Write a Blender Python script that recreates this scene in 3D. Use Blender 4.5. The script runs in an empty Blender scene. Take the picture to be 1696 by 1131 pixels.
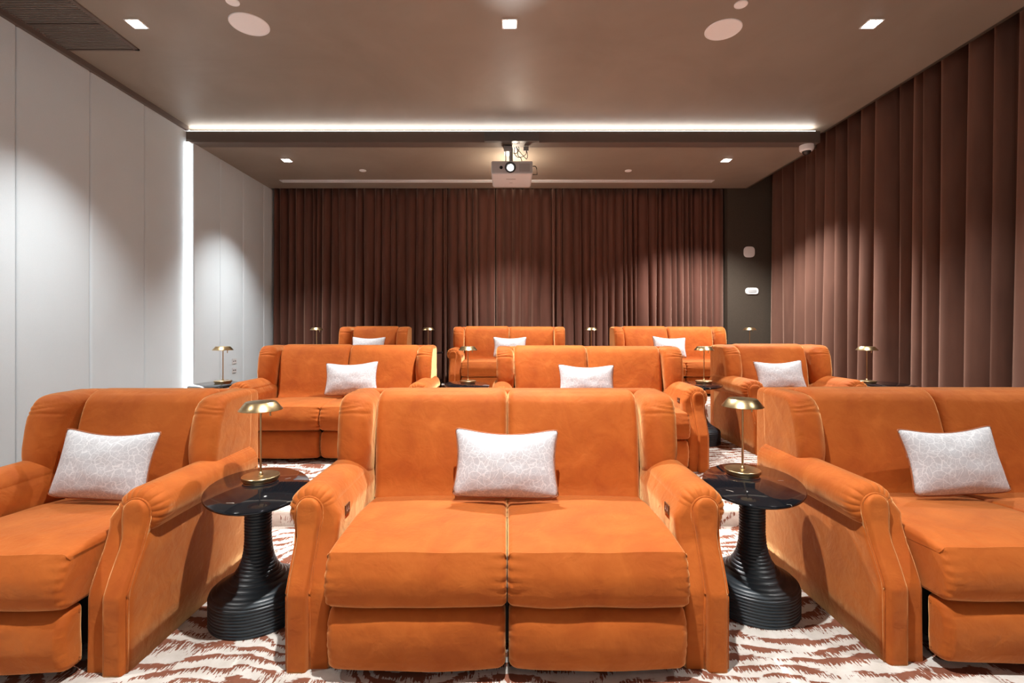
import bpy, bmesh, math, random
from mathutils import Vector, Matrix, noise
PI = math.pi
SC = bpy.context.scene
COL = SC.collection
random.seed(7)

# ------------------------------------------------------------------ camera
CAMH = 1.27
F = 800.0
cam_d = bpy.data.cameras.new('camera')
cam = bpy.data.objects.new('camera', cam_d)
COL.objects.link(cam)
cam.location = (0, 0, CAMH)
cam.rotation_euler = (PI/2, 0, 0)
cam_d.sensor_width = 36
cam_d.lens = 36 * F / 1696
cam_d.shift_x = (848 - 840) / 1696
cam_d.shift_y = -(565.5 - 545) / 1696
cam_d.clip_start = 0.05
SC.camera = cam
SC.view_settings.view_transform = 'Standard'
SC.view_settings.look = 'None'
SC.view_settings.exposure = 0.14
SC.view_settings.gamma = 1.0
SC.view_settings.use_curve_mapping = False
w = bpy.data.worlds.new('world'); SC.world = w
w.use_nodes = True
w.node_tree.nodes['Background'].inputs[0].default_value = (1, .93, .85, 1)
w.node_tree.nodes['Background'].inputs[1].default_value = 0.0

# ------------------------------------------------------------------ key dimensions
ZM = 3.80      # main ceiling
ZL = 3.60      # lower ceiling at the back
DC = 6.03      # beam
DB = 8.00      # back wall plane
XL = -4.01     # left wall
XR = 4.75      # right wall (behind the curtain)
YF = -3.2      # front (screen) wall
S2, S3 = 0.165, 0.362      # platform heights
R2, R3 = 3.12, 5.75       # riser positions

# ------------------------------------------------------------------ lamps (light objects; fittings follow below for the rear rows only)
def spot(x, y, z, power, angle=96, blend=.9, color=(1, .985, .965), size=.035, tilt=(0, 0)):
    d = bpy.data.lights.new('ceiling_spot', 'SPOT')
    d.energy = power; d.spot_size = math.radians(angle); d.spot_blend = blend
    d.color = color; d.shadow_soft_size = size
    o = bpy.data.objects.new('ceiling_spot', d); COL.objects.link(o)
    o.location = (x, y, z); o.rotation_euler = (tilt[0], tilt[1], 0)
    return o
DOWN = []
for y, pw in ((-1.6, 200), (1.15, 740), (4.0, 1120)):  # the two nearest rows are unseen, added for their light, no fittings
    for x in (-3.07, 0.02, 3.02):
        DOWN.append((x, y, ZM, pw*(1.0 if abs(x) < 1 else .46)))
for x, pw in ((-3.04, 480), (.06, 600), (3.02, 900)):  # the middle spot is added, unseen, to brighten the back row
    DOWN.append((x, 6.66 if abs(x) > 1 else 6.88, ZL, pw))
for x, y, z, pw in DOWN:
    spot(x, y, z - .02, pw, angle=116 if pw == 900 else (96 if abs(x) < 1 else 88), blend=.6 if pw == 900 else .9)

# ------------------------------------------------------------------ materials
def new_mat(name):
    m = bpy.data.materials.new(name); m.use_nodes = True
    nt = m.node_tree
    return m, nt, nt.nodes['Principled BSDF'], nt.nodes, nt.links
def srgb(r, g, b):
    f = lambda c: (c/255/12.92 if c <= 10 else ((c/255 + .055)/1.055)**2.4)
    return (f(r), f(g), f(b), 1)
def plain(name, col, rough=.5, metal=0, emis=0, ecol=None, coat=0):
    m, nt, p, N, L = new_mat(name)
    p.inputs['Base Color'].default_value = col
    p.inputs['Roughness'].default_value = rough
    p.inputs['Metallic'].default_value = metal
    p.inputs['Coat Weight'].default_value = coat
    if emis:
        p.inputs['Emission Color'].default_value = ecol or col
        p.inputs['Emission Strength'].default_value = emis
    return m
def node(N, t, **kw):
    n = N.new(t)
    for k, v in kw.items():
        setattr(n, k, v)
    return n
def texco(N, L, scale=(1, 1, 1), kind='Object'):
    tc = N.new('ShaderNodeTexCoord'); mp = N.new('ShaderNodeMapping')
    mp.inputs['Scale'].default_value = scale
    L.new(tc.outputs[kind], mp.inputs[0])
    return mp.outputs[0]
def noise_n(N, L, vec, scale, detail=3, rough=.5, dist=0):
    n = N.new('ShaderNodeTexNoise'); n.inputs['Scale'].default_value = scale
    n.inputs['Detail'].default_value = detail; n.inputs['Roughness'].default_value = rough
    n.inputs['Distortion'].default_value = dist
    L.new(vec, n.inputs['Vector']); return n.outputs['Fac']
def ramp(N, L, fac, stops):
    r = N.new('ShaderNodeValToRGB'); L.new(fac, r.inputs[0])
    el = r.color_ramp.elements
    el[0].position, el[0].color = stops[0]
    el[1].position, el[1].color = stops[1]
    for p_, c in stops[2:]:
        e = el.new(p_); e.color = c
    return r.outputs[0]
def math_n(N, L, op, a, b=None, c=None):
    n = N.new('ShaderNodeMath'); n.operation = op
    for i, v in enumerate((a, b, c)):
        if v is None: continue
        if isinstance(v, (int, float)): n.inputs[i].default_value = v
        else: L.new(v, n.inputs[i])
    return n.outputs[0]
def bump(N, L, p, h, strength=.3, dist=.01):
    b = N.new('ShaderNodeBump'); b.inputs['Strength'].default_value = strength
    b.inputs['Distance'].default_value = dist
    L.new(h, b.inputs['Height']); L.new(b.outputs[0], p.inputs['Normal'])
    return b

def velvet():
    m, nt, p, N, L = new_mat('orange_velvet')
    v = texco(N, L)
    n1 = noise_n(N, L, v, 5.0, 4, .6, .6)
    c = ramp(N, L, n1, [(.3, (.36, .072, .009, 1)), (.72, (.49, .122, .018, 1)), (.5, (.42, .095, .012, 1))])
    L.new(c, p.inputs['Base Color'])
    p.inputs['Roughness'].default_value = .75
    p.inputs['Specular IOR Level'].default_value = .2
    p.inputs['Sheen Weight'].default_value = .95
    p.inputs['Sheen Roughness'].default_value = .38
    p.inputs['Sheen Tint'].default_value = (1, .58, .25, 1)
    n2 = noise_n(N, L, v, 11, 3, .55, .4)
    n3 = noise_n(N, L, v, 420, 2)
    h = math_n(N, L, 'ADD', math_n(N, L, 'MULTIPLY', n2, 1.0), math_n(N, L, 'MULTIPLY', n3, .06))
    bump(N, L, p, h, .5, .013)
    return m
def curtain_mat(name, a, b):
    m, nt, p, N, L = new_mat(name)
    v = texco(N, L, (1, 1, .25))
    n1 = noise_n(N, L, v, 3.0, 3, .6)
    c = ramp(N, L, n1, [(.35, a), (.7, b)])
    L.new(c, p.inputs['Base Color'])
    p.inputs['Roughness'].default_value = .8
    p.inputs['Specular IOR Level'].default_value = .15
    p.inputs['Sheen Weight'].default_value = .5
    p.inputs['Sheen Roughness'].default_value = .4
    p.inputs['Sheen Tint'].default_value = (1, .6, .45, 1)
    n3 = noise_n(N, L, texco(N, L), 260, 2)
    bump(N, L, p, n3, .3, .003)
    return m
def fabric_wall():
    m, nt, p, N, L = new_mat('grey_wall_fabric')
    v = texco(N, L, (60, 60, 300))
    n1 = noise_n(N, L, v, 3, 3, .6)
    n0 = noise_n(N, L, texco(N, L), 1.5, 2)
    mix = math_n(N, L, 'ADD', math_n(N, L, 'MULTIPLY', n1, .7), math_n(N, L, 'MULTIPLY', n0, .3))
    c = ramp(N, L, mix, [(.3, (.555, .63, .67, 1)), (.7, (.66, .74, .785, 1))])
    L.new(c, p.inputs['Base Color'])
    p.inputs['Roughness'].default_value = .9
    p.inputs['Specular IOR Level'].default_value = .1
    bump(N, L, p, n1, .25, .003)
    return m
def ceil_mat():
    m, nt, p, N, L = new_mat('taupe_ceiling')
    v = texco(N, L)
    n1 = noise_n(N, L, v, .9, 4, .6, .8)
    c = ramp(N, L, n1, [(.3, (.245, .20, .158, 1)), (.7, (.30, .25, .20, 1))])
    L.new(c, p.inputs['Base Color'])
    n2 = noise_n(N, L, texco(N, L, (40, 200, 200)), 2, 3)
    p.inputs['Roughness'].default_value = .50
    p.inputs['Specular IOR Level'].default_value = .5
    bump(N, L, p, n2, .12, .002)
    return m
def carpet_mat():
    m, nt, p, N, L = new_mat('zebra_carpet')
    v = texco(N, L)
    sep = N.new('ShaderNodeSeparateXYZ'); L.new(v, sep.inputs[0])
    big = noise_n(N, L, v, 1.1, 2, .45, .5)
    mid = noise_n(N, L, v, 3.2, 2, .5)
    streak = noise_n(N, L, texco(N, L, (130, 22, 22)), 1.0, 3, .6)
    blot = noise_n(N, L, texco(N, L, (2.6, 7, 1)), 2.0, 4, .65)
    ph = math_n(N, L, 'ADD', math_n(N, L, 'MULTIPLY', sep.outputs[1], 74),
                math_n(N, L, 'ADD', math_n(N, L, 'MULTIPLY', big, 78), math_n(N, L, 'MULTIPLY', mid, 15)))
    ph = math_n(N, L, 'ADD', ph, math_n(N, L, 'MULTIPLY', streak, 6.0))
    s = math_n(N, L, 'SINE', ph)
    s = math_n(N, L, 'ADD', s, math_n(N, L, 'MULTIPLY', math_n(N, L, 'SUBTRACT', blot, .52), 8.0))
    s = math_n(N, L, 'ADD', s, math_n(N, L, 'MULTIPLY', math_n(N, L, 'SUBTRACT', streak, .5), 5.0))
    f = math_n(N, L, 'MULTIPLY_ADD', s, .5, .5)
    n4 = noise_n(N, L, v, 9, 3, .6)
    brown = ramp(N, L, n4, [(.3, (.16, .058, .036, 1)), (.7, (.25, .098, .060, 1))])
    cream = ramp(N, L, n4, [(.3, (.48, .44, .39, 1)), (.7, (.66, .625, .58, 1))])
    mx = N.new('ShaderNodeMix'); mx.data_type = 'RGBA'
    fr = ramp(N, L, f, [(.46, (0, 0, 0, 1)), (.62, (1, 1, 1, 1))])
    L.new(fr, mx.inputs[0]); L.new(cream, mx.inputs[6]); L.new(brown, mx.inputs[7])
    L.new(mx.outputs[2], p.inputs['Base Color'])
    p.inputs['Roughness'].default_value = .95
    p.inputs['Specular IOR Level'].default_value = .05
    n3 = noise_n(N, L, v, 300, 2)
    bump(N, L, p, n3, .5, .005)
    return m
def pillow_mat():
    m, nt, p, N, L = new_mat('crackle_pillow_fabric')
    v = texco(N, L)
    nz = N.new('ShaderNodeTexNoise'); nz.inputs['Scale'].default_value = 12; L.new(v, nz.inputs['Vector'])
    mxv = N.new('ShaderNodeMix'); mxv.data_type = 'VECTOR'; mxv.inputs[0].default_value = .06
    L.new(v, mxv.inputs[4]); L.new(nz.outputs['Color'], mxv.inputs[5])
    vo = N.new('ShaderNodeTexVoronoi'); vo.feature = 'DISTANCE_TO_EDGE'; vo.inputs['Scale'].default_value = 30
    L.new(mxv.outputs[1], vo.inputs['Vector'])
    vo2 = N.new('ShaderNodeTexVoronoi'); vo2.feature = 'DISTANCE_TO_EDGE'; vo2.inputs['Scale'].default_value = 52
    L.new(mxv.outputs[1], vo2.inputs['Vector'])
    d = math_n(N, L, 'MINIMUM', vo.outputs['Distance'], math_n(N, L, 'MULTIPLY', vo2.outputs['Distance'], 1.6))
    c = ramp(N, L, d, [(.02, (.70, .70, .71, 1)), (.055, (.52, .52, .54, 1))])
    L.new(c, p.inputs['Base Color'])
    p.inputs['Roughness'].default_value = .7
    p.inputs['Sheen Weight'].default_value = .2
    n3 = noise_n(N, L, v, 14, 3, .6)
    bump(N, L, p, n3, .35, .01)
    return m
def marble_mat():
    m, nt, p, N, L = new_mat('black_marble')
    v = texco(N, L)
    nz = N.new('ShaderNodeTexNoise'); nz.inputs['Scale'].default_value = 3; L.new(v, nz.inputs['Vector'])
    mxv = N.new('ShaderNodeMix'); mxv.data_type = 'VECTOR'; mxv.inputs[0].default_value = .35
    L.new(v, mxv.inputs[4]); L.new(nz.outputs['Color'], mxv.inputs[5])
    vo = N.new('ShaderNodeTexVoronoi'); vo.feature = 'DISTANCE_TO_EDGE'; vo.inputs['Scale'].default_value = 4.2
    L.new(mxv.outputs[1], vo.inputs['Vector'])
    mask = noise_n(N, L, v, 7, 2)
    d = math_n(N, L, 'ADD', vo.outputs['Distance'], math_n(N, L, 'MULTIPLY', math_n(N, L, 'MAXIMUM', math_n(N, L, 'SUBTRACT', mask, .40), 0), .8))
    c = ramp(N, L, d, [(.0, (.55, .50, .42, 1)), (.006, (.006, .007, .009, 1))])
    L.new(c, p.inputs['Base Color'])
    p.inputs['Roughness'].default_value = .07
    p.inputs['Specular IOR Level'].default_value = .4
    return m
def brass_mat():
    m, nt, p, N, L = new_mat('brushed_brass')
    v = texco(N, L, (1, 1, 60))
    n1 = noise_n(N, L, v, 12, 3)
    c = ramp(N, L, n1, [(.3, (.52, .38, .19, 1)), (.7, (.68, .53, .30, 1))])
    L.new(c, p.inputs['Base Color'])
    p.inputs['Metallic'].default_value = 1
    p.inputs['Roughness'].default_value = .3
    return m
def black_wood():
    m, nt, p, N, L = new_mat('black_stained_wood')
    v = texco(N, L, (1, 1, 8))
    n1 = noise_n(N, L, v, 14, 3)
    c = ramp(N, L, n1, [(.3, (.008, .013, .017, 1)), (.7, (.020, .030, .038, 1))])
    L.new(c, p.inputs['Base Color'])
    p.inputs['Roughness'].default_value = .38
    bump(N, L, p, n1, .1, .002)
    return m
def brown_wall_mat():
    m, nt, p, N, L = new_mat('dark_brown_wall')
    v = texco(N, L, (30, 30, 30))
    n1 = noise_n(N, L, v, 3, 3)
    c = ramp(N, L, n1, [(.3, (.055, .043, .032, 1)), (.7, (.075, .060, .045, 1))])
    L.new(c, p.inputs['Base Color'])
    p.inputs['Roughness'].default_value = .4
    return m

VEL = velvet()
CURT = curtain_mat('brown_curtain_velvet', (.098, .040, .028, 1), (.145, .060, .042, 1))
CURT2 = curtain_mat('side_curtain_velvet', (.105, .050, .035, 1), (.155, .075, .052, 1))
WALLF = fabric_wall(); CEIL = ceil_mat(); CARP = carpet_mat(); PILM = pillow_mat()
MARB = marble_mat(); BRASS = brass_mat(); BWOOD = black_wood(); BROWN = brown_wall_mat()
BEAMM = plain('dark_taupe_beam', (.125, .095, .078, 1), .55)
RUST = plain('rust_piping', (.33, .10, .035, 1), .6)
DARK = plain('black_void', (.006, .006, .007, 1), .8)
DARKC = plain('dark_lining', (.02, .012, .01, 1), .8)
WHITE = plain('white_plastic', (.90, .90, .90, 1), .4)
PROJ = plain('projector_shell', (.66, .67, .67, 1), .45)
GREYP = plain('grey_plastic', (.30, .29, .28, 1), .5)
LAMPM = plain('downlight_glow', (1, 1, 1, 1), .5, emis=35, ecol=(1, .95, .88, 1))
LEDM = plain('cove_led_glow', (1, 1, 1, 1), .5, emis=16, ecol=(1, .96, .90, 1))
LEDV = plain('wall_led_glow', (1, 1, 1, 1), .5, emis=4, ecol=(1, .99, .98, 1))
STEPL = plain('step_led_glow', (1, 1, 1, 1), .5, emis=9, ecol=(1, .95, .90, 1))
LENSM = plain('lens_glow', (1, 1, 1, 1), .3, emis=60, ecol=(1, .97, .92, 1))
SCREENM = plain('screen_fill_glow', (.8, .8, .8, 1), .8, emis=.62, ecol=(.92, .97, 1, 1))
BRONZE = plain('bronze_plate', (.10, .045, .02, 1), .4, .3)
METAL = plain('painted_metal', (.45, .44, .43, 1), .4, .4)

# ------------------------------------------------------------------ mesh helpers
class MB:
    def __init__(s): s.v = []; s.f = []
    def add(s, v, f):
        n = len(s.v); s.v += [tuple(p) for p in v]; s.f += [tuple(i + n for i in q) for q in f]
        return s
    def box(s, x0, x1, y0, y1, z0, z1):
        v = [(x, y, z) for z in (z0, z1) for y in (y0, y1) for x in (x0, x1)]
        return s.add(v, [(0, 2, 3, 1), (4, 5, 7, 6), (0, 1, 5, 4), (2, 6, 7, 3), (0, 4, 6, 2), (1, 3, 7, 5)])
    def lathe(s, prof, n=40, cx=0, cy=0, sx=1, sy=1, rot=0, cap=True):
        v = []; c, q = math.cos(rot), math.sin(rot)
        for r, z in prof:
            for i in range(n):
                a = 2*PI*i/n; x = r*math.cos(a)*sx; y = r*math.sin(a)*sy
                v.append((cx + x*c - y*q, cy + x*q + y*c, z))
        f = []
        for j in range(len(prof)-1):
            for i in range(n):
                k = (i+1) % n
                f.append((j*n+i, j*n+k, (j+1)*n+k, (j+1)*n+i))
        if cap:
            f.append(tuple(reversed(range(n)))); m = (len(prof)-1)*n
            f.append(tuple(m+i for i in range(n)))
        return s.add(v, f)
    def tube(s, pts, r, n=8, closed=False):
        P = [Vector(p) for p in pts]; m = len(P); v = []
        up = Vector((0, 0, 1))
        for i in range(m):
            if closed: t = P[(i+1) % m] - P[i-1]
            else: t = P[min(i+1, m-1)] - P[max(i-1, 0)]
            t.normalize()
            a = t.cross(up)
            if a.length < .05: a = t.cross(Vector((0, 1, 0)))
            a.normalize(); b = t.cross(a)
            for k in range(n):
                an = 2*PI*k/n
                v.append(P[i] + a*math.cos(an)*r + b*math.sin(an)*r)
        f = []
        for i in range(m if closed else m-1):
            j = (i+1) % m
            for k in range(n):
                l = (k+1) % n
                f.append((i*n+k, i*n+l, j*n+l, j*n+k))
        if not closed:
            f.append(tuple(reversed(range(n)))); f.append(tuple((m-1)*n+k for k in range(n)))
        return s.add(v, f)
    def build(s, name, mat, parent=None, smooth=True, bevel=0, wn=True, loc=None, auto=None):
        me = bpy.data.meshes.new(name); me.from_pydata([tuple(p) for p in s.v], [], s.f); me.update()
        bm = bmesh.new(); bm.from_mesh(me)
        bmesh.ops.recalc_face_normals(bm, faces=bm.faces)
        big = [f for f in bm.faces if len(f.verts) > 4]
        if big: bmesh.ops.triangulate(bm, faces=big)
        bm.to_mesh(me); bm.free()
        me.materials.append(mat)
        for p_ in me.polygons: p_.use_smooth = smooth
        o = bpy.data.objects.new(name, me); COL.objects.link(o)
        if parent is not None: o.parent = parent
        if loc: o.location = loc
        if bevel:
            b = o.modifiers.new('bevel', 'BEVEL'); b.width = bevel; b.segments = 3; b.limit_method = 'ANGLE'
        if auto is not None:
            try: me.set_sharp_from_angle(angle=math.radians(auto))
            except Exception: pass
        elif smooth and wn:
            o.modifiers.new('wn', 'WEIGHTED_NORMAL')
        return o

def fillet(pts, seg=6):
    """pts: (a, b, r) closed polygon with filleted corners"""
    out = []; n = len(pts)
    for i in range(n):
        p = Vector(pts[i][:2]); r = pts[i][2] if len(pts[i]) > 2 else 0
        a = Vector(pts[i-1][:2]); b = Vector(pts[(i+1) % n][:2])
        if r <= 0: out.append((p.x, p.y)); continue
        d1 = (a-p); d2 = (b-p)
        ra = min(r, d1.length*.48); rb = min(r, d2.length*.48)
        s = p + d1.normalized()*ra; e = p + d2.normalized()*rb
        for k in range(seg+1):
            t = k/seg
            q = s*(1-t)**2 + p*2*t*(1-t) + e*t*t
            out.append((q.x, q.y))
    return out
def spline(pts, n=6, closed=False):
    out = []; m = len(pts)
    rng = m if closed else m-1
    for i in range(rng):
        g = (lambda k: pts[k % m]) if closed else (lambda k: pts[max(0, min(m-1, k))])
        p0, p1, p2, p3 = g(i-1), g(i), g(i+1), g(i+2)
        for k in range(n):
            t = k/n
            out.append(tuple(.5*((2*b)+(-a+c)*t+(2*a-5*b+4*c-d)*t*t+(-a+3*b-3*c+d)*t**3) for a, b, c, d in zip(p0, p1, p2, p3)))
    if not closed: out.append(tuple(pts[-1]))
    return out
def resample(pts, step):
    P = [Vector(p) for p in pts] + [Vector(pts[0])]
    out = []; 
    for a, b in zip(P[:-1], P[1:]):
        L = (b-a).length
        if L < 1e-6: continue
        k = max(1, round(L/step))
        for i in range(k): out.append(tuple(a + (b-a)*i/k))
    return out
def inset(pts, d):
    n = len(pts)
    area = sum(pts[i][0]*pts[(i+1) % n][1]-pts[(i+1) % n][0]*pts[i][1] for i in range(n))
    sg = 1 if area > 0 else -1
    out = []
    for i in range(n):
        a = Vector(pts[i-2]) if n > 12 else Vector(pts[i-1]); b = Vector(pts[(i+2) % n]) if n > 12 else Vector(pts[(i+1) % n])
        t = (b-a)
        if t.length < 1e-9: out.append(pts[i]); continue
        t.normalize(); nrm = Vector((-t.y, t.x))*sg
        out.append((pts[i][0]+nrm.x*d, pts[i][1]+nrm.y*d))
    return out
def profile_x(outline, x0, x1, r, nmid=6, fn=None, nr=5, mb=None, r0=None, r1=None):
    """outline in (y,z) extruded along x, with rounded ends"""
    mb = mb or MB()
    r0 = r if r0 is None else r0; r1 = r if r1 is None else r1
    rings = []
    for k in range(nr+1):
        th = k/nr*PI/2; rings.append((x0 + r0*(1-math.cos(th)), r0*(1-math.sin(th))))
    for k in range(1, nmid): rings.append((x0+r0+(x1-x0-r0-r1)*k/nmid, 0))
    for k in range(nr, -1, -1):
        th = k/nr*PI/2; rings.append((x1 - r1*(1-math.cos(th)), r1*(1-math.sin(th))))
    v = []; n = len(outline)
    for x, d in rings:
        o = inset(outline, d) if d > 1e-6 else outline
        for i, (a, b) in enumerate(o):
            p = (x, a, b)
            if fn: p = fn(p, i/n)
            v.append(p)
    f = []
    for j in range(len(rings)-1):
        for i in range(n):
            k = (i+1) % n
            f.append((j*n+i, j*n+k, (j+1)*n+k, (j+1)*n+i))
    f.append(tuple(range(n))); m = (len(rings)-1)*n
    f.append(tuple(m+i for i in reversed(range(n))))
    mb.add(v, f)
    return mb

def props(o, label=None, cat=None, group=None, kind=None):
    if label: o['label'] = label
    if cat: o['category'] = cat
    if group: o['group'] = group
    if kind: o['kind'] = kind
    return o
def empty(name, loc=(0, 0, 0), rz=0):
    o = bpy.data.objects.new(name, None); COL.objects.link(o)
    o.location = loc; o.rotation_euler = (0, 0, rz); o.empty_display_size = .1
    return o
def copy_tree(o, parent=None):
    c = o.copy(); COL.objects.link(c)
    if parent is not None: c.parent = parent
    for ch in list(o.children):
        copy_tree(ch, c)
    return c
def struct(o):
    o['kind'] = 'structure'; return o

# ------------------------------------------------------------------ room shell
fl = MB()
fl.box(XL-.3, XR+.1, YF-.1, R2, -.15, 0)
fl.box(XL-.3, XR+.1, R2, R3, -.15, S2)
fl.box(XL-.3, XR+.1, R3, DB+.5, -.15, S3)
struct(fl.build('floor', CARP, smooth=False, bevel=.012))

# ceilings
c = MB()
c.box(XL-.02, 4.05, YF, DC+.42, ZM, ZM+.12)
struct(c.build('ceiling', CEIL, smooth=False))
c = MB()
c.box(XL-.02, 3.95, DC+.16, DB, ZL, ZL+.10)
c.box(XL-.02, 3.95, DC+.42, DC+.52, ZL+.1, ZM+.12)
struct(c.build('ceiling_rear', CEIL, smooth=False)).name = 'trim_4'
c = MB(); c.box(3.8, XR+.1, YF, DB+.5, 4.15, 4.25); c.box(4.05, 4.09, YF, DC+.2, ZM, 4.15); c.box(3.95, 3.99, DC+.2, DB+.3, ZL, 4.15)
struct(c.build('trim_5', BROWN, smooth=False))
# beam
b = MB(); b.box(-4.01, 3.91, DC, DC+.17, ZL, 3.742)
struct(b.build('trim_1', BEAMM, smooth=False, bevel=.004))
# shadow-gap strip at top of left wall
b = MB(); b.box(XL-.01, XL+.035, YF, DC, ZM-.055, ZM)
struct(b.build('trim_2', BEAMM, smooth=False))
# left wall: padded fabric panels (front section) and inward stepped back section
wl = MB()
ys = [YF, -2.3, -1.6, -.9, -.2, .5, 1.2, 1.88, 2.57, 3.26, 3.95, 4.65, 5.35, DC+.30]
def panel(mb, x, y0, y1, z0, z1):
    # pillowed panel facing +x, edges recessed
    ny = 10; r = .028; g = .0015
    pts = []
    for i in range(ny+1):
        th = i/ny*PI; pts.append(None)
    prof = [(y0+g, -.03)]
    for k in range(6):
        th = k/5*PI/2; prof.append((y0+g+r*(1-math.cos(th)), -.014+.014*math.sin(th)))
    for k in range(5, -1, -1):
        th = k/5*PI/2; prof.append((y1-g-r*(1-math.cos(th)), -.014+.014*math.sin(th)))
    prof.append((y1-g, -.03))
    v = [(x+d, y, z) for z in (z0, z1) for y, d in prof]; n = len(prof)
    f = [(i, i+1, n+i+1, n+i) for i in range(n-1)]
    mb.add(v, f)
for a, b_ in zip(ys[:-1], ys[1:]): panel(wl, XL, a, b_, 0, ZM-.05)
wl.box(XL-.2, XL-.028, YF-.1, DB+.5, -.1, ZM+.1)
for a, b_ in zip((DC+.03, 6.62, 7.19, 7.8), (6.62, 7.19, 7.8, DB+.4)): panel(wl, -3.93, a, b_, 0, ZL)
wl.box(-4.02, -3.958, DC+.05, DB+.5, 0, ZL+.12)
struct(wl.build('wall_left', WALLF, smooth=True, wn=False, auto=35))
# back wall
bw = MB()
bw.box(-4.1, 3.66, DB+.42, DB+.6, -.1, 4.2)
bw.box(3.66, XR+.1, DB+.02, DB+.6, -.1, 4.2)
struct(bw.build('wall_back', BROWN, smooth=False))
rw = MB(); rw.box(XR, XR+.15, YF, DB+.6, -.1, 4.2)
struct(rw.build('wall_right', BROWN, smooth=False))
fw = MB(); fw.box(XL-.2, XR+.15, YF-.15, YF, -.1, 4.2)
struct(fw.build('wall_front', BROWN, smooth=False))
# unseen glowing screen, added on the front wall as soft fill light
s = MB(); s.box(-2.9, 2.9, YF+.01, YF+.04, .75, 3.35)
o = s.build('fill_screen', SCREENM, smooth=False)
props(o, 'unseen glowing screen added on the front wall as fill light for the seats', 'screen')

# ------------------------------------------------------------------ light strips
s = MB(); s.box(-4.0, 3.86, DC+.02, DC+.07, 3.743, 3.752)
props(s.build('light_strip', LEDM, smooth=False), 'long horizontal white light strip glowing on top of the ceiling beam', 'light')
s = MB(); s.box(-3.998, -3.962, DC-.02, DC+.025, S2, ZL)
props(s.build('light_strip', LEDV, smooth=False), 'vertical white light strip in the corner step of the grey left wall', 'light')
s = MB(); s.box(-3.95, 4.3, R2-.024, R2-.012, S2-.05, S2-.035)
props(s.build('light_strip', STEPL, smooth=False), 'low light strip under the carpeted step behind the front row', 'light')

# ------------------------------------------------------------------ curtains
def curtain(name, p0, p1, z0, z1, nrm, period, amp, seed, mat, label, swing=.05, cat='curtain', group=None):
    rnd = random.Random(seed)
    L_ = math.dist(p0, p1)
    # irregular fold centres
    edges = [0]
    while edges[-1] < L_: edges.append(edges[-1] + period*rnd.uniform(.55, 1.6))
    edges = [e*L_/edges[-1] for e in edges]
    amps = [amp*rnd.uniform(.35, 1.35) for _ in edges]
    sh = [rnd.uniform(-1, 1)*period*swing*10*.5 for _ in edges]
    sh[0] = sh[-1] = 0
    nz = 16; per = 13
    v = []; us = []
    for i in range(len(edges)-1):
        for k in range(per): us.append((i, k/per))
    us.append((len(edges)-2, 1.0))
    dx = Vector((p1[0]-p0[0], p1[1]-p0[1])).normalized(); nn = Vector(nrm)
    for j in range(nz+1):
        t = j/nz
        for i, k in us:
            e0 = edges[i] + sh[i]*t; e1 = edges[i+1] + sh[i+1]*t
            u = e0 + (e1-e0)*k
            a = amps[i]*(1-k)+amps[i+1]*k
            prof = (.5-.5*math.cos(2*PI*k))**1.25*a*(.85+.3*t)
            lean = .10*amp*math.sin(i*2.3+t*1.5)
            skew = -(e1-e0)*(.13+.05*math.sin(i*1.7))*math.sin(2*PI*k + .5*math.sin(i*3.1))
            uu = max(0, min(L_, u+skew))
            p = Vector(p0) + dx*uu + nn*(prof+lean)
            v.append((p.x, p.y, z1-(z1-z0)*t))
    n = len(us); f = []
    for j in range(nz):
        for i in range(n-1): f.append((j*n+i, j*n+i+1, (j+1)*n+i+1, (j+1)*n+i))
    mb = MB(); mb.add(v, f)
    o = mb.build(name, mat, wn=False)
    sol = o.modifiers.new('thick', 'SOLIDIFY'); sol.thickness = .004
    props(o, label, cat, group)
    return o
curtain('curtain', (-3.92, DB+.16), (-.20, DB+.16), S3+.01, ZL+.03, (0, -1), .125, .11, 3, CURT, 'dark brown velvet curtain on the back wall, left of the projector')
curtain('curtain', (-.19, DB+.16), (3.64, DB+.16), S3+.01, ZL+.03, (0, -1), .115, .11, 5, CURT, 'dark brown velvet curtain on the back wall, right of the projector')
curtain('curtain', (4.46, DB+.0), (4.46, -1.5), .01, 4.12, (-1, 0), .23, .15, 11, CURT2, 'long brown velvet curtain covering the whole right wall')

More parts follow.
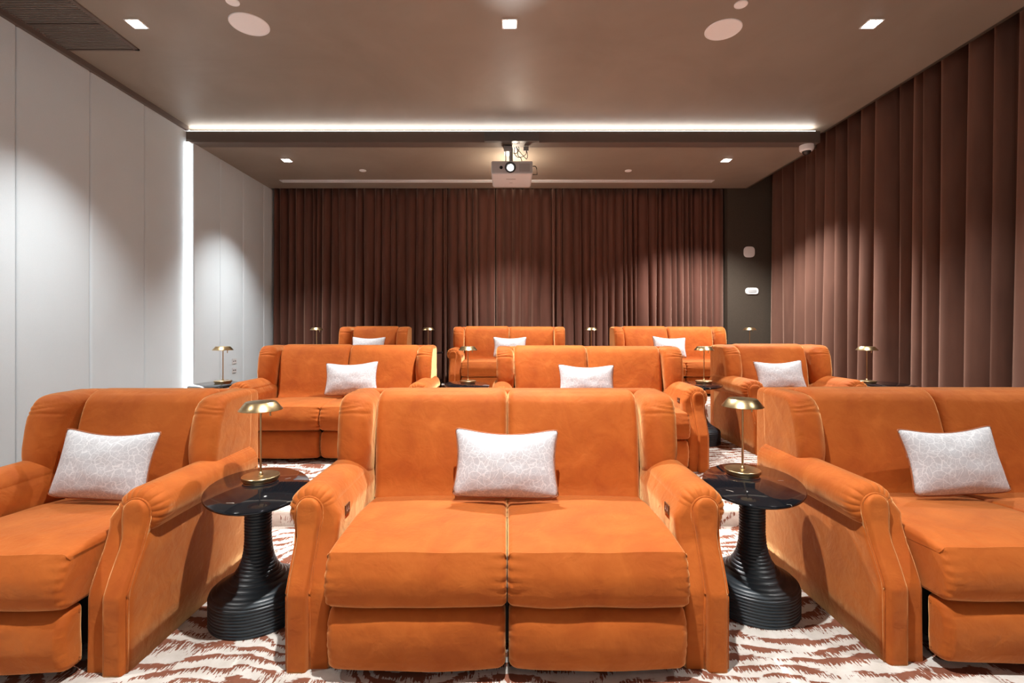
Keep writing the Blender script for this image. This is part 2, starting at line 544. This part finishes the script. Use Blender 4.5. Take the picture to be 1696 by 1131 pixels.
# ------------------------------------------------------------------ sofa
TH = .161                        # arm thickness
def yfront(z):
    pts = [(-1, 0), (.285, 0), (.36, .035), (.43, .075), (.50, .098), (.56, .102), (2, .102)]
    for (z0, a), (z1, b_) in zip(pts[:-1], pts[1:]):
        if z <= z1:
            t = (z-z0)/(z1-z0)
            return a+(b_-a)*t
    return .102
def arm_mesh(side, hw):
    """u from the inner wall outwards"""
    path = [(0, .0)]
    path += [(0, z) for z in (.12, .22, .27, .30, .34, .38, .42, .46, .50, .53)]
    cu, cz, r = .114, .556, .091
    N_ = 96
    for k in range(N_+1):
        a = math.radians(168 - k*(168+62)/N_)
        path.append((cu + r*math.cos(a)*1.02, cz + r*math.sin(a)*.98))
    path += [(TH, .455), (TH, .43), (TH, .38), (TH, .34), (TH, .30), (TH, .27), (TH, .22), (TH, .12), (TH, 0)]
    base = path
    n = len(base)
    RI = [.036, .027, .018, .010, .005, .002, 0, 0, 0, 0, 0, 0, 0]
    ds = [(0, .022), (.003, .012), (.009, .005), (.018, .001), (.03, 0), (.045, 0), (.065, 0), (.09, 0), (.13, 0), (.2, 0), (.32, 0), (.5, 0), (.84, 0)]
    v = []
    for jd, (d, ins) in enumerate(ds):
        o = inset(base, ins) if ins else base
        # orientation check : inset must shrink
        for i, (u, z) in enumerate(o):
            bu, bz = base[i]
            ang = math.atan2(bz-cz, bu-cu)
            roll = 11 <= i <= 11+N_
            if roll:
                g = .0085*(abs(math.sin(ang*8+.5*math.sin(ang*3)))**.6-.62)*math.exp(-(d/.05)**1.3) - max(0, RI[jd]-ins)
                u += math.cos(ang)*g; z += math.sin(ang)*g
                # the roll slims a little toward the back
            zz = max(0, z if ins == 0 else min(z, .66))
            y = yfront(bz)*(1-min(1, d/.84)) + d + (.0 if not roll else 0)
            y = min(y, .84)
            if i in (0, n-1): zz = 0
            v.append((side*(hw+u), y, zz))
    f = []
    for j in range(len(ds)-1):
        for i in range(n-1): f.append((j*n+i, j*n+i+1, (j+1)*n+i+1, (j+1)*n+i))
        f.append((j*n+n-1, j*n, (j+1)*n, (j+1)*n+n-1))
    f.append(tuple(range(n))); m = (len(ds)-1)*n; f.append(tuple(m+i for i in range(n)))
    return MB().add(v, f)
def arm_panel_mesh(side, hw):
    """upholstered scroll strip with round head on the front of the arm"""
    cu, hwid, cz = .116, .052, .556
    zs = [0, .008, .02, .08, .16, .24, .275, .29, .31, .35, .39, .43, .47, .49, .51, .53, .545, cz]
    rows = [(z, .041 + .011*max(0, min(1, (z-.47)/.06))**.6, 0) for z in zs]
    for k in range(1, 9):
        a = k/8*PI/2*.97
        rows.append((cz+hwid*math.sin(a), hwid*math.cos(a), 1))
    M = 12; v = []
    for z, hwd, top in rows:
        yb = yfront(z)+.018
        for k in range(M+1):
            s_ = -1+2*k/M
            edge = abs(s_)
            # rounded rectangle cross section
            dome = .024*(1-edge**6)**.5 if edge < 1 else 0
            tp = 1.0
            if z > cz: tp = max(0, 1-((z-cz)/hwid)**5)**.5
            v.append((side*(hw+cu+hwd*s_), yb-.018-dome*tp, z))
        for k in range(M, -1, -1):
            s_ = -1+2*k/M
            v.append((side*(hw+cu+hwd*s_), yb, z))
    n = 2*(M+1); f = []
    for j in range(len(rows)-1):
        for i in range(n):
            k = (i+1) % n; f.append((j*n+i, j*n+k, (j+1)*n+k, (j+1)*n+i))
    f.append(tuple(range(n))); m = (len(rows)-1)*n; f.append(tuple(m+i for i in range(n)))
    return MB().add(v, f)
def arm_piping(side, hw):
    cu, hwid, cz = .116, .053, .556
    pts = []
    hw2 = .043
    for z in (.004, .1, .2, .27, .285, .30, .34, .38, .43, .48, .53): pts.append((cu-hw2-(hwid-hw2)*max(0, min(1, (z-.47)/.06))**.6, z))
    for k in range(0, 17):
        a = PI - k/16*PI; pts.append((cu+hwid*math.cos(a), cz+hwid*math.sin(a)))
    for z in (.53, .48, .43, .38, .34, .30, .285, .27, .2, .1, .004): pts.append((cu+hw2+(hwid-hw2)*max(0, min(1, (z-.47)/.06))**.6, z))
    return MB().tube([(side*(hw+u), yfront(z)-.002, z) for u, z in pts], .0042, 6)

WING = resample(spline([(.60, .50), (.535, .56), (.517, .65), (.528, .75), (.548, .84), (.580, .905), (.635, .940), (.76, .945), (.86, .94),
                        (.875, .88), (.875, .70), (.875, .52), (.80, .47), (.70, .47)], 6, True), .0075)
def wing_mesh(side, hw):
    x0, x1 = hw+.006, hw+TH+.004
    def fn(p, t):
        x, y, z = p
        # three pinched creases over the shoulder of the wing
        if y < .64 and z > .79:
            s_ = 0
            for k, z0 in enumerate((.850, .880, .908)):
                u = (x-x0)/(x1-x0)
                zz = z0 + .012*math.sin(u*3+k)
                s_ += math.exp(-((z-zz)/.0045)**2)*(.5+.5*math.sin(u*PI))
            y += .0065*s_; z -= .003*s_
        # narrower towards the seat
        c_ = (x0+x1)/2
        k = 1 - .16*max(0, min(1, (.70-z)/.2))
        # bulge toward the front
        b_ = .012*math.sin(PI*max(0, min(1, (x-x0)/(x1-x0))))*max(0, min(1, (.66-y)/.1))
        x = c_ + (x-c_)*k + .004*max(0, min(1, (z-.75)/.15))
        return (side*x, y-b_, z)
    return profile_x(WING, x0, x1, .07, 3, fn, nr=9, r0=.078, r1=.038)

SEAT = resample(spline([(-.052, .264), (.10, .258), (.32, .258), (.55, .266), (.60, .33), (.60, .43), (.53, .452), (.40, .466), (.25, .474), (.10, .474), (-.01, .466), (-.050, .459)], 5)
                + spline([(-.056, .462), (-.060, .455), (-.074, .430), (-.092, .385), (-.096, .335), (-.086, .290), (-.066, .268)], 5), .010)
FOOT = resample(fillet([(-.052, .258, .02), (-.085, .225, .05), (-.094, .13, .12), (-.072, .032, .05), (.02, .032, .02), (.02, .258, .02)], 6), .012)
BACK = resample(spline([(.555, .43), (.575, .50), (.600, .62), (.635, .76), (.668, .86), (.695, .912), (.740, .946), (.80, .953), (.85, .945),
                        (.885, .91), (.895, .80), (.895, .60), (.895, .44), (.80, .40), (.65, .40)], 6, True), .014)
def sofa(name, seats, hw):
    root = empty(name)
    W_ = 2*hw/seats
    O = hw+TH
    # outer back shell
    bo = resample(fillet([(.815, .0, .01), (.95, .0, .01), (.95, .930, .05), (.90, .942, .03), (.83, .942, .05)], 5), .03)
    profile_x(bo, -O, O, .028, 6).build('back_frame', VEL, root)
    MB().box(-hw+.01, hw-.01, .10, .85, .045, .25).build('seat_base', DARKC, root, smooth=False)
    for side in (-1, 1):
        arm = arm_mesh(side, hw).build('armrest', VEL, root)
        arm_panel_mesh(side, hw).build('front_panel', VEL, arm)
        arm_piping(side, hw).build('piping', VEL, arm, wn=False)
        pl = MB().box(side*(hw-.0035) if side > 0 else -hw-.001, side*(hw+.001) if side > 0 else -hw+.0035, .175, .230, .505, .545)
        plate = pl.build('control_plate', BRONZE, arm, smooth=False, bevel=.001)
        pm = MB(); xx = side*(hw-.0045)
        for yy in (.186, .207):
            pm.box(min(xx, xx+side*.002), max(xx, xx+side*.002), yy, yy+.012, .518, .522)
            pm.box(min(xx, xx+side*.002), max(xx, xx+side*.002), yy, yy+.003, .522, .534)
        pm.build('symbol', METAL, plate, smooth=False)
        wing_mesh(side, hw).build('wing', VEL, root)
    for k in range(seats):
        x0 = -hw + k*W_; x1 = x0 + W_
        g0 = .010 if k == 0 else .002; g1 = .010 if k == seats-1 else .002
        cx = (x0+x1)/2; h = W_/2
        rr = random.Random(k*7+seats)
        def fs(p, t, cx=cx, h=h, k=k):
            x, y, z = p
            u = max(-1, min(1, (x-cx)/h))
            if z > .44 and y > -.06: z += (.012*(1-u*u) - .002)*min(1, max(0, (y+.06)/.12))
            if y < -.03: y -= .010*(1-u**4) - .006
            w_ = noise.noise(Vector((x*7+k*3, y*7, z*9)))*.005
            # puckers close to the side seams
            e = max(0, abs(u)-.86)/.14
            if y < -.02: y += .006*e*math.sin(z*190)
            return (x, y+w_*.6, z+w_*.6)
        profile_x(SEAT, x0+g0, x1-g1, .032, 14, fs, nr=6, r0=.022, r1=.022).build('seat_cushion', VEL, root, auto=48)
        def ff(p, t, cx=cx, h=h, k=k):
            x, y, z = p
            u = max(-1, min(1, (x-cx)/h))
            if y < -.02: y -= .014*(1-u*u)-.010
            if z < .06: z -= .006*(1-u*u)
            w_ = noise.noise(Vector((x*6+k*5, y*6, z*12+4)))*.006
            e = max(0, abs(u)-.86)/.14
            if y < -.02: y += .006*e*math.sin(z*170+1)
            return (x, y+w_, z)
        profile_x(FOOT, x0+g0+.004, x1-g1-.004, .03, 12, ff, nr=6).build('footrest', VEL, root)
        ex0 = .008 if k == 0 else -.002; ex1 = .008 if k == seats-1 else -.002
        def fb(p, t, cx=cx, h=h, k=k):
            x, y, z = p
            u = max(-1, min(1, (x-cx)/(h+.02)))
            if y < .72: y -= .014*(1-u*u) - .004
            z2 = z
            # narrower at the seat, wider at the crest
            f_ = 1
            if k == 0 and x < cx: f_ = 1 - .05*max(0, (.8-z)/.4)
            if k == seats-1 and x > cx: f_ = 1 - .05*max(0, (.8-z)/.4)
            x = cx + (x-cx)*f_
            w_ = noise.noise(Vector((x*5+k*5, y*6, z*5+9)))*.005
            return (x, y+w_, z2 - (.006*k))
        profile_x(BACK, x0-ex0, x1+ex1, .040, 12, fb, nr=7).build('backrest', VEL, root)
    return root
love = sofa('loveseat', 2, .665)
chair = sofa('armchair', 1, .305)
G_L = None
PLACES = [
    ('L', 0.0, 1.805, 0, 0, 'orange velvet two-seat wingback sofa in the middle of the front row', 1),
    ('L', 2.262, 1.845, 0, 0, 'orange velvet two-seat wingback sofa at the right end of the front row', 1),
    ('L', -1.553, 4.06, S2, 0, 'orange velvet two-seat wingback sofa at the left of the second row', 1),
    ('L', .735, 3.74, S2, 0, 'orange velvet two-seat wingback sofa in the second row, right behind the front centre sofa', 1),
    ('L', .03, 6.60, S3, 0, 'orange velvet two-seat wingback sofa in the middle of the back row below the projector', 1),
    ('L', 2.42, 6.60, S3, 0, 'orange velvet two-seat wingback sofa at the right of the back row by the dark wall', 1),
    ('A', -1.866, 1.785, 0, 0, 'orange velvet wingback armchair at the left end of the front row', 1),
    ('A', 2.70, 4.25, S2, 0, 'orange velvet wingback armchair at the right of the second row by the side curtain', 1.12),
    ('A', -1.99, 6.60, S3, 0, 'orange velvet wingback armchair at the left end of the back row', 1.08),
]
used = set()
for kind, x, y, z, rz, lab, sc in PLACES:
    src = love if kind == 'L' else chair
    o = copy_tree(src) if kind in used else src
    used.add(kind)
    o.location = (x, y, z); o.rotation_euler = (0, 0, rz); o.scale = (sc, 1, 1)
    props(o, lab, 'sofa' if kind == 'L' else 'armchair', 'orange velvet loveseats in three rows' if kind == 'L' else 'orange velvet armchairs')

# ------------------------------------------------------------------ pillows
def pillow_mesh(w_=.505, h_=.322, t_=.135):
    nu, nv = 30, 22; v = []; idx = {}
    def P(i, j, side):
        u = -1+2*i/nu; q = -1+2*j/nv
        x = w_/2*u*(1-.10*(1-q*q)) ; z = h_/2*q*(1-(.20 if q > 0 else .06)*(1-u*u))
        # soft corners
        cr = (abs(u)**7)*(abs(q)**7); x *= 1-.05*cr; z *= 1-.085*cr
        th = t_/2*(max(0, 1-abs(u)**2.4)**.62)*(max(0, 1-abs(q)**2.4)**.62)
        th *= 1+.10*noise.noise(Vector((u*2.2, q*2.2, side)))
        z -= .006*(1-u*u) 
        return (x, side*th, z)
    f = []
    for side in (-1, 1):
        for j in range(nv+1):
            for i in range(nu+1):
                if side == 1 and (i in (0, nu) or j in (0, nv)):
                    idx[(i, j, 1)] = idx[(i, j, -1)]; continue
                idx[(i, j, side)] = len(v); v.append(P(i, j, side))
        for j in range(nv):
            for i in range(nu): f.append((idx[(i, j, side)], idx[(i+1, j, side)], idx[(i+1, j+1, side)], idx[(i, j+1, side)]))
    rim = [P(i, 0, 1) for i in range(nu)] + [P(nu, j, 1) for j in range(nv)] + [P(i, nv, 1) for i in range(nu, 0, -1)] + [P(0, j, 1) for j in range(nv, 0, -1)]
    return MB().add(v, f), MB().tube(rim, .0036, 6, closed=True)
pm, rim = pillow_mesh()
pil = empty('lumbar_pillow')
pm.build('pillow_cover', PILM, pil, wn=False)
p_ = rim.build('piping', RUST, pil, wn=False); p_['label'] = 'rust-coloured piping'
PIL = [  # x, y, floor, tilt, roll, yaw, label
    (-.005, 1.805, 0, -.02, .0, 'grey crackle-patterned pillow in the middle of the front centre sofa'),
    (-1.865, 1.785, 0, -.01, -.10, 'grey crackle-patterned pillow on the armchair at the left of the front row'),
    (2.125, 1.845, 0, .02, .07, 'grey crackle-patterned pillow on the front right sofa, tilted'),
    (-1.455, 4.06, S2, .04, .03, 'pale pillow on the left sofa of the second row'),
    (.69, 3.74, S2, -.015, 0, 'pale pillow on the second-row sofa behind the front centre sofa'),
    (2.66, 4.25, S2, .03, .04, 'pale pillow on the second-row armchair beside the side curtain'),
    (-2.03, 6.60, S3, -.01, 0, 'pale pillow on the armchair at the left of the back row'),
    (.04, 6.60, S3, .0, 0, 'pale pillow on the middle sofa of the back row'),
    (2.37, 6.60, S3, -.05, .02, 'pale pillow on the right sofa of the back row'),
]
for i, (x, y, z, roll, yaw, lab) in enumerate(PIL):
    o = pil if i == 0 else copy_tree(pil)
    o.location = (x, y+.455, z+.650)
    o.rotation_euler = (Matrix.Rotation(yaw, 3, 'Z') @ Matrix.Rotation(-.30, 3, 'X') @ Matrix.Rotation(-roll, 3, 'Y')).to_euler()
    props(o, lab, 'pillow', 'lumbar pillows on the seats')

# ------------------------------------------------------------------ side tables and lamps
TOPZ = .565
def table():
    root = empty('side_table')
    rot = 0
    prof = [(.93, TOPZ-.020), (.985, TOPZ-.013), (1.0, TOPZ-.007), (.995, TOPZ-.002), (.985, TOPZ)]
    MB().lathe(prof, 72, sx=.214, sy=.330).build('tabletop', MARB, root, auto=50)
    def R(z):
        tb = [(0, .195), (.115, .195), (.13, .189), (.143, .172), (.156, .147), (.172, .121), (.192, .099), (.218, .081), (.25, .068), (.29, .060), (.34, .056), (.50, .056)]
        for (z0, a), (z1, b_) in zip(tb[:-1], tb[1:]):
            if z <= z1: return a+(b_-a)*(z-z0)/(z1-z0)
        t = (z-.50)/(TOPZ-.02-.50)
        return .056 + .05*t**2
    pts = []; pitch = .0132; k = 0; z = 0
    zt = TOPZ-.021
    nring = int(zt/pitch)
    pitch = zt/nring
    for k in range(nring):
        z0 = k*pitch
        for t in (0.02, .12, .3, .5, .7, .88, .98):
            s_ = (math.sin(PI*t))**.45
            zz = z0+t*pitch
            pts.append((R(zz)-.0055*(1-s_), zz))
    MB().lathe(pts, 56, sx=1.0, sy=1.0).build('pedestal', BWOOD, root, wn=False)
    return root
def lamp():
    root = empty('table_lamp')
    MB().lathe([(.070, 0), (.074, .001), (.074, .006), (.081, .008), (.082, .010), (.082, .021), (.080, .023), (.012, .0245), (.009, .034), (.005, .038)], 56).build('lamp_base', BRASS, root, auto=30)
    MB().lathe([(.0048, .03), (.0048, .335)], 14).build('stem', BRASS, root, auto=40)
    sh = MB().lathe([(.004, .367), (.050, .3665), (.064, .366), (.067, .364), (.095, .330), (.0957, .328), (.0945, .328), (.066, .360), (.03, .361), (.004, .361)], 56, cap=False)
    s_ = sh.build('lamp_shade', BRASS, root, auto=30)
    MB().lathe([(.004, .300), (.004, .358)], 10, cx=.045, cy=0.0).build('pull_switch', BRASS, s_, auto=40)
    return root
tab = table(); lam = lamp()
TABS = [ # x, y, z, rot, lamp x, lamp y, table label, lamp label
    (-1.113, 2.16, 0, .45, -1.153, 2.26, 'oval black marble side table between the front-left armchair and front centre sofa', 'brass table lamp on the front left marble side table'),
    (1.131, 2.23, 0, -.42, 1.150, 2.36, 'oval black marble side table between the front centre sofa and front right sofa', 'brass table lamp on the front right marble side table'),
    (-2.86, 4.72, S2, .3, -2.86, 4.86, 'black side table by the grey wall, left of the second-row sofa', 'brass lamp on the side table next to the grey left wall'),
    (-.395, 4.72, S2, .3, -.395, 4.86, 'black side table between the two second-row sofas', 'brass lamp between the two second-row sofas'),
    (1.875, 4.72, S2, -.5, 1.98, 4.86, 'black side table between the second-row sofa and armchair', 'brass lamp between the second-row sofa and armchair'),
    (3.72, 4.72, S2, -.3, 3.62, 4.86, 'black side table by the right curtain, beside the second-row armchair', 'brass lamp in front of the right curtain, beside the second-row armchair'),
    (-2.84, 7.25, S3, 0, -2.86, 7.25, 'black side table left of the back-row armchair, against the back curtain', 'brass lamp left of the back-row armchair'),
    (-1.18, 7.25, S3, 0, -1.185, 7.25, 'black side table between back-row armchair and middle sofa', 'brass lamp between the back-row armchair and middle sofa'),
    (1.24, 7.25, S3, 0, 1.26, 7.25, 'black side table between the two back-row sofas', 'brass lamp between the two back-row sofas'),
    (3.62, 7.25, S3, 0, 3.64, 7.25, 'black side table right of the back-row sofas by the dark wall', 'brass lamp in front of the dark back wall, right of the back row'),
]
for i, (x, y, z, r, lx, ly, tl, ll) in enumerate(TABS):
    t = tab if i == 0 else copy_tree(tab)
    l = lam if i == 0 else copy_tree(lam)
    t.location = (x, y, z); t.rotation_euler = (0, 0, r)
    l.location = (lx, ly, z+TOPZ)
    props(t, tl, 'side table', 'black marble side tables'); props(l, ll, 'lamp', 'brass table lamps')

# ------------------------------------------------------------------ ceiling fittings
dproto = empty('ceiling_downlight')
MB().box(-.062, .062, -.062, .062, -.004, .004).build('trim_ring', WHITE, dproto, smooth=False)
MB().box(-.048, .048, -.048, .048, -.007, -.003).build('diffuser', LAMPM, dproto, smooth=False)
DL = {(-3.07, 4.0): 'square ceiling downlight near the left air grille', (.02, 4.0): 'square ceiling downlight in the middle, in front of the projector',
      (3.02, 4.0): 'square ceiling downlight at the right near the side curtain',
      (-3.04, 6.66): 'small square downlight in the lower rear ceiling, left side', (.06, 6.88): 'small square downlight in the lower rear ceiling, added unseen behind the projector to light the back row', (3.02, 6.66): 'small square downlight in the lower rear ceiling, right side'}
first = True
for x, y, z, pw in DOWN:
    if (x, y) not in DL: continue
    o = dproto if first else copy_tree(dproto); first = False
    o.location = (x, y, z-.002)
    props(o, DL[(x, y)], 'downlight', 'square ceiling downlights')
def disc(name, x, y, z, r, lab, cat, grp):
    root = empty(name, (x, y, z))
    MB().lathe([(r, 0), (r, -.004), (r*.97, -.008), (r*.93, -.008), (r*.92, -.005), (.001, -.005)], 48).build('grille', WHITE, root, auto=30)
    props(root, lab, cat, grp); return root
disc('ceiling_speaker', -2.14, 4.01, ZM, .155, 'large round white ceiling speaker on the left', 'speaker', 'ceiling speakers')
disc('ceiling_speaker', 1.825, 4.08, ZM, .148, 'large round white ceiling speaker on the right', 'speaker', 'ceiling speakers')
disc('sprinkler_cover', -2.12, 3.73, ZM, .05, 'small white ceiling disc at the top edge, beside the left speaker', 'ceiling disc', 'small white ceiling discs')
disc('sprinkler_cover', 1.82, 3.76, ZM, .05, 'small white ceiling disc at the top edge, beside the right speaker', 'ceiling disc', 'small white ceiling discs')
disc('sprinkler_cover', -2.12, 7.09, ZL, .05, 'small white disc in the rear ceiling, left of the projector', 'ceiling disc', 'small white ceiling discs')
disc('sprinkler_cover', 1.78, 7.10, ZL, .05, 'small white disc in the rear ceiling, right of the projector', 'ceiling disc', 'small white ceiling discs')
# air grille
g = empty('air_grille', (-3.66, 3.5, ZM))
MB().box(-.30, .30, -.9, .85, -.004, .004).build('backing', DARK, g, smooth=False)
fr = MB()
for x0, x1, y0, y1 in ((-.32, -.30, -.92, .87), (.30, .335, -.92, .87), (-.32, .335, .85, .87), (-.32, .335, -.92, -.9), (-.30, .30, .485, .495), (-.30, .30, -.2, -.19)):
    fr.box(x0, x1, y0, y1, -.014, 0)
fr.build('frame', BEAMM, g, smooth=False)
sl = MB(); y = -.89
while y < .845:
    sl.box(-.30, .30, y, y+.008, -.012, -.002); y += .0215
sl.build('slats', plain('grille_bronze', (.24, .21, .18, 1), .5), g, smooth=False)
props(g, 'dark slatted air grille in the ceiling beside the grey left wall', 'air vent')
# linear slot diffuser
g = empty('slot_diffuser', (-.16, 7.6, ZL))
MB().box(-3.37, 3.37, -.045, .045, -.003, .002).build('slot', DARK, g, smooth=False)
fr = MB()
fr.box(-3.39, 3.39, -.06, -.03, -.008, 0); fr.box(-3.39, 3.39, .03, .06, -.008, 0); fr.box(-3.39, 3.39, -.007, .007, -.008, 0); fr.box(-3.40, -3.37, -.06, .06, -.008, 0); fr.box(3.37, 3.40, -.06, .06, -.008, 0)
fr.build('frame', WHITE, g, smooth=False)
props(g, 'long white linear air slot in the rear ceiling in front of the back curtain', 'air vent')
# dome camera
g = empty('dome_camera', (3.80, 6.13, ZL))
MB().lathe([(.082, 0), (.082, -.035), (.078, -.062), (.066, -.074), (.05, -.076)], 36).build('housing', WHITE, g, auto=35)
MB().lathe([(.052, -.070)] + [(.052*math.cos(a*PI/16), -.074-.046*math.sin(a*PI/16)) for a in range(0, 8)], 30).build('dome', plain('smoked_dome', (.03, .025, .02, 1), .08), g, auto=60)
props(g, 'white dome security camera under the right end of the ceiling beam', 'security camera')
# wall devices
def rounded_plate(w_, h_, r, d):
    o = fillet([(-w_/2, -h_/2, r), (w_/2, -h_/2, r), (w_/2, h_/2, r), (-w_/2, h_/2, r)], 8)
    mb = MB(); v = []
    for dd, ins in ((0, 0), (-d*.7, 0), (-d, .006)):
        for a, b_ in (inset(o, ins) if ins else o): v.append((a, dd, b_))
    n = len(o); f = []
    for j in range(2):
        for i in range(n):
            k = (i+1) % n; f.append((j*n+i, j*n+k, (j+1)*n+k, (j+1)*n+i))
    f.append(tuple(range(n))); f.append(tuple(2*n+i for i in range(n)))
    mb.add(v, f); return mb
def zat(ypx, d): return CAMH-(ypx-545)/F*d
def xat(xpx, d): return (xpx-840)/F*d
o = rounded_plate(.18, .18, .07, .02).build('wall_sensor', WHITE, auto=40, loc=(xat(1241.5, 8.0), DB+.02, zat(417, 8)))
props(o, 'white rounded-square sensor on the dark back wall, upper of two', 'wall sensor')
g = empty('wall_control', (xat(1246, 8.0), DB+.02, zat(482, 8)))
rounded_plate(.215, .11, .055, .02).build('plate', WHITE, g, auto=40)
mb = rounded_plate(.14, .05, .02, .004); mb.build('display', plain('pale_display', (.55, .56, .56, 1), .4), g, auto=40, loc=(0, -.0205, 0))
props(g, 'white pill-shaped control on the dark back wall, lower of two', 'wall control')
for i, (yp, lab) in enumerate(((598, 'flush wall outlet on the grey left wall, upper of two'), (613, 'flush wall outlet on the grey left wall, lower of two'))):
    d = 6.95
    g = empty('wall_outlet', (-3.93, d, zat(yp, d)))
    MB().box(-.001, .006, -.055, .055, -.035, .035).build('plate', plain('pale_plate', (.60, .61, .62, 1), .5), g, smooth=False, bevel=.002)
    mb = MB(); mb.box(.005, .008, -.035, -.012, -.006, .006); mb.box(.005, .008, .010, .033, -.006, .006)
    mb.build('socket', DARK, g, smooth=False)
    props(g, lab, 'wall outlet', 'outlets on the left wall')

# ------------------------------------------------------------------ projector
PX, PY = xat(848, 5.80), 6.0
g = empty('projector', (PX, PY, 0))
zt, zb = zat(268, 5.80), zat(291, 5.80)
# body: slightly tilted rounded box
outl = fillet([(-.25, -.083, .03), (.25, -.083, .03), (.25, .083, .022), (-.25, .083, .022)], 6)
v = []; secs = [(-.20, .010), (-.195, .003), (-.18, 0), (.22, 0), (.24, .006), (.245, .014)]
for y, ins in secs:
    oo = inset(outl, ins) if ins else outl
    for a, b_ in oo:
        sl_ = 1 if b_ > 0 else 1
        v.append((a*(1-.04*(y+.2)), y, b_))
n = len(outl); f = []
for j in range(len(secs)-1):
    for i in range(n):
        k = (i+1) % n; f.append((j*n+i, j*n+k, (j+1)*n+k, (j+1)*n+i))
f.append(tuple(range(n))); f.append(tuple((len(secs)-1)*n+i for i in range(n)))
body = MB().add(v, f).build('body', PROJ, g, auto=35)
body.location = (0, 0, (zt+zb)/2+.0); body.rotation_euler = (-.075, 0, 0)
mb = MB(); 
for k in range(7): mb.box(.085, .215, -.203, -.199, -.045+k*.014, -.039+k*.014)
mb.build('vent_slats', GREYP, body, smooth=False)
mb = MB(); mb.box(-.24, .245, -.2015, -.199, -.062, .062); mb.build('front_fascia', plain('fascia_grey', (.50, .50, .50, 1), .5), body, smooth=False)
mb = MB()
ring = [(.066, 0), (.066, .012), (.050, .014), (.036, .004)]
lens_h = MB().lathe(ring, 40, cap=False)
lh = lens_h.build('lens_ring', plain('lens_black', (.03, .03, .03, 1), .3), body, auto=30)
lh.location = (-.02, -.200, 0); lh.rotation_euler = (PI/2, 0, 0)
lg = MB().lathe([(.035, .004), (.02, .009), (.001, .011)], 32).build('lens', LENSM, lh, auto=60)
mb = MB().lathe([(.02, 0), (.02, .004)], 24); kn = mb.build('focus_window', DARK, body, auto=30); kn.location = (-.13, -.201, 0); kn.rotation_euler = (PI/2, 0, 0)
mb = MB(); mb.box(-.085, .045, -.165, -.163, 0, 0)
mb = MB(); mb.box(-.07, .045, -.06, -.045, -.0845, -.0825); mb.box(-.03, .01, .07, .078, -.0845, -.0825); mb.build('badge', GREYP, body, smooth=False)
for sx in (-1, 1):
    MB().lathe([(.016, .078), (.018, .094), (.010, .096)], 16, cx=sx*.18, cy=-.12).build('foot', GREYP, body, auto=40)
# side clip with cable
MB().tube([(.252, -.12, .05), (.285, -.12, .05), (.300, -.12, .03), (.306, -.12, -.055), (.252, -.12, -.055)], .005, 8).build('cable', DARK, body, wn=False)
# mount
mz = ZL
MB().box(-.34, .34, -.025, .03, mz-.004, mz+.118).build('ceiling_plate', plain('charcoal_panel', (.11, .105, .10, 1), .35), g, smooth=False, bevel=.003)
MB().box(-.10, .005, .10, .26, mz-.085, mz-.012).build('mount_box', METAL, g, smooth=False, bevel=.006)
MB().lathe([(.024, zt-.005), (.024, mz-.03)], 24, cx=-.01, cy=.14).build('pole', METAL, g, auto=40)
MB().lathe([(.006, zt-.005), (.006, mz-.07)], 12, cx=-.075, cy=.14).build('safety_rod', METAL, g, auto=40)
mb = MB(); mb.box(-.075, .05, .10, .18, zt+.018, zt+.028); mb.box(-.075, -.065, .10, .18, zt-.008, zt+.02); mb.box(.04, .05, .10, .18, zt-.008, zt+.02)
mb.build('bracket', METAL, g, smooth=False)
MB().box(.15, .215, .12, .16, mz-.068, mz-.012).build('power_box', GREYP, g, smooth=False, bevel=.004)
cb = MB()
def cable(pts): cb.tube(spline(pts, 8), .004, 6)
zc = mz
cable([(.185, .12, zc-.065), (.18, .10, zc-.12), (.13, .10, zc-.155), (.08, .10, zc-.16), (.05, .12, zc-.13), (.03, .14, zc-.08), (.04, .14, zc-.02)])
cable([(.185, .12, zc-.065), (.20, .10, zc-.13), (.19, .10, zc-.18), (.165, .10, zc-.165), (.10, .10, zc-.09), (.06, .14, zc-.02)])
cable([(.06, .12, zc-.02), (.075, .10, zc-.09), (.08, .10, zc-.14), (.12, .08, zc-.19), (.14, .06, zt-.0)])
cable([(.085, .12, zc-.02), (.09, .10, zc-.07), (.06, .10, zc-.11), (.02, .12, zc-.10)])
cb.build('cables', DARK, g, wn=False)
props(g, 'white projector with glowing lens hanging from the ceiling beam on a pole', 'projector')
# spill light of the projector lamp onto the ceiling around it
d = bpy.data.lights.new('projector_lamp', 'POINT'); d.energy = 22; d.color = (1, .84, .66); d.shadow_soft_size = .08
lo = bpy.data.objects.new('projector_lamp', d); COL.objects.link(lo); lo.location = (PX+.02, PY+.58, zt+.05)
d = bpy.data.lights.new('projector_beam', 'SPOT'); d.energy = 260; d.spot_size = math.radians(48); d.spot_blend = .4; d.color = (1, .96, .92); d.shadow_soft_size = .03
lo = bpy.data.objects.new('projector_beam', d); COL.objects.link(lo); lo.location = (PX-.02, PY-.24, (zt+zb)/2)
lo.rotation_euler = (PI/2-.10, 0, PI)
